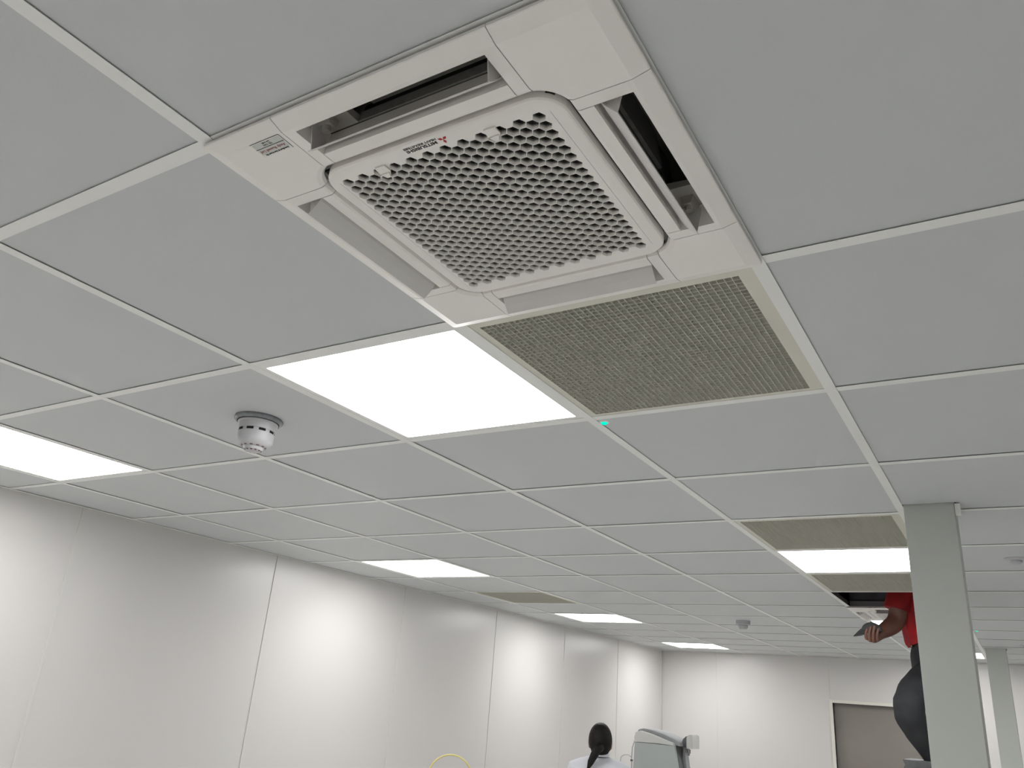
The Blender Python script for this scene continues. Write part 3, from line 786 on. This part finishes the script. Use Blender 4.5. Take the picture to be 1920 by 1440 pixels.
join('trousers', [skin('s', tn, [(0,1),(1,2),(2,3)]), skin('s', tn2, [(0,1),(1,2),(2,3)])], MT['jeans'], wm)
for s in (-1, 1): join('shoe', [skin('s', [(W(s*.09, -.015, .055), .044), (W(s*.09, .05, .044), .040), (W(s*.09, .14, .036), .034)], [(0,1),(1,2)])], MT['belt'], wm)

# ================================================================ BENCH, MACHINE, HOSE
def bench(name, x0, x1, y0, y1, lab):
    r = empty(name, ((x0+x1)/2, (y0+y1)/2, 0), lab, 'bench'); hx, hy = (x1-x0)/2, (y1-y0)/2
    B(-hx, hx, -hy, hy, .86, .90).obj('worktop', MT['bench'], r, bevel=.003)
    for sx in (-1, 1):
        for sy in (-1, 1): B(sx*(hx-.05)-.02, sx*(hx-.05)+.02, sy*(hy-.05)-.02, sy*(hy-.05)+.02, 0, .86).obj('leg', MT['cable'], r)
    B(-hx+.07, hx-.07, hy-.06, hy-.04, .76, .82).obj('rail', MT['cable'], r)
bench('workbench', -2.35, -1.45, 5.14, 5.75, 'plain workbench carrying the grey machine, below the photo edge')
bench('side_bench', -3.33, -2.62, 3.3, 4.6, 'plain side bench against the left wall carrying the yellow hose')

# machine: rounded light-grey cabinet, sloping grey lid, dark side, small head with nozzle
mc = empty('laboratory_machine', (-1.98, 5.33, .90), 'light grey laboratory machine with sloping lid and side head, right of the white-coated person', 'machine')
XZ = lambda p, t: (p[0], t, p[1])
MB().extr([(-.180, 0), (-.168, .44), (-.160, .608), (.128, .608), (.154, .473), (.235, 0)], XZ, -.160, -.120).obj('front_panel', MT['mpanel'], mc, bevel=.005, sm=40)
MB().extr([(-.160, .610), (-.162, .640), (-.152, .672), (-.120, .684), (-.03, .668), (.07, .640), (.124, .624), (.130, .608), (.02, .612), (-.08, .610)], XZ, -.166, -.105).obj('front_cowl', MT['mwhite'], mc, bevel=.006, sm=40)
MB().extr([(-.172, 0), (-.150, .620), (-.120, .672), (-.03, .660), (.07, .632), (.126, .606), (.156, .473), (.240, 0)], XZ, -.120, .09).obj('cabinet_body', MT['mdark'], mc, bevel=.004)
MB().extr([(-.155, .676), (-.145, .690), (-.110, .700), (-.05, .694), (.04, .674), (.120, .646), (.160, .628), (.160, .606), (.128, .612), (.07, .640), (-.03, .668), (-.120, .682)], XZ, -.125, .10).obj('lid', MT['mlid'], mc, bevel=.004, sm=50)
MB().extr([(.128, .400), (.150, .595), (.158, .595), (.182, .400)], XZ, -.03, .04).obj('side_pocket', MT['mlid'], mc, bevel=.003)
hd = [(.150, .600), (.150, .628), (.160, .654), (.178, .670), (.200, .680), (.220, .680), (.220, .602)]
h_ = MB().extr(hd, XZ, -.065, .06).obj('side_head', MT['mdark'], mc, bevel=.004, sm=50)
MB().extr([(.190, .606), (.190, .664), (.198, .680), (.214, .688), (.228, .682), (.234, .668), (.234, .596), (.196, .596)], XZ, -.080, .062).obj('head_cover', MT['mwhite'], h_, bevel=.003, sm=50)
MB().lathe([(.005, 0), (.005, -.010), (.012, -.012), (.012, -.034), (.006, -.038), (.006, -.050)], 16, (.190, -.03, .600)).obj('nozzle', MT['galv'], h_, sm=40)
MB().tube([(-.160, -.10, .63), (-.176, -.12, .615), (-.188, -.13, .57), (-.193, -.13, .50), (-.195, -.13, .30), (-.190, -.12, .15), (-.170, -.10, .08)], .0042, 8).obj('side_cable', MT['cable'], mc, sm=60)
MB().tube([(-.193, -.13, .505), (-.215, -.14, .520), (-.245, -.14, .517), (-.270, -.14, .500), (-.285, -.12, .45), (-.290, -.1, .3)], .003, 8).obj('side_cable', MT['cable'], mc, sm=60)
B(-.199, -.185, -.138, -.124, .480, .492).obj('cable_clip', MT['mdark'], mc)

# yellow hose arch standing on the side bench
C0 = Vector((-2.876, 4.0, 1.226)); rr = .141
dv = Vector((.86, .51, 0)).normalized()
pts = []
for i in range(25):
    a = math.radians(-35+250*i/24); pts.append(C0+dv*(rr*math.cos(a))+Vector((0, 0, rr*math.sin(a))))
pts = [Vector((C0.x+.10, C0.y+.06, .906)), Vector((C0.x+.105, C0.y+.062, 1.02))]+pts+[Vector((C0.x-.105, C0.y-.062, 1.02)), Vector((C0.x-.10, C0.y-.06, .906))]
o = MB().tube(pts, .0052, 12).obj('yellow_hose', MT['yellow'], sm=60)
tag(o, 'arched loop of thin yellow hose at the bottom edge in front of the left wall', 'hose')
bpy.context.view_layer.update()
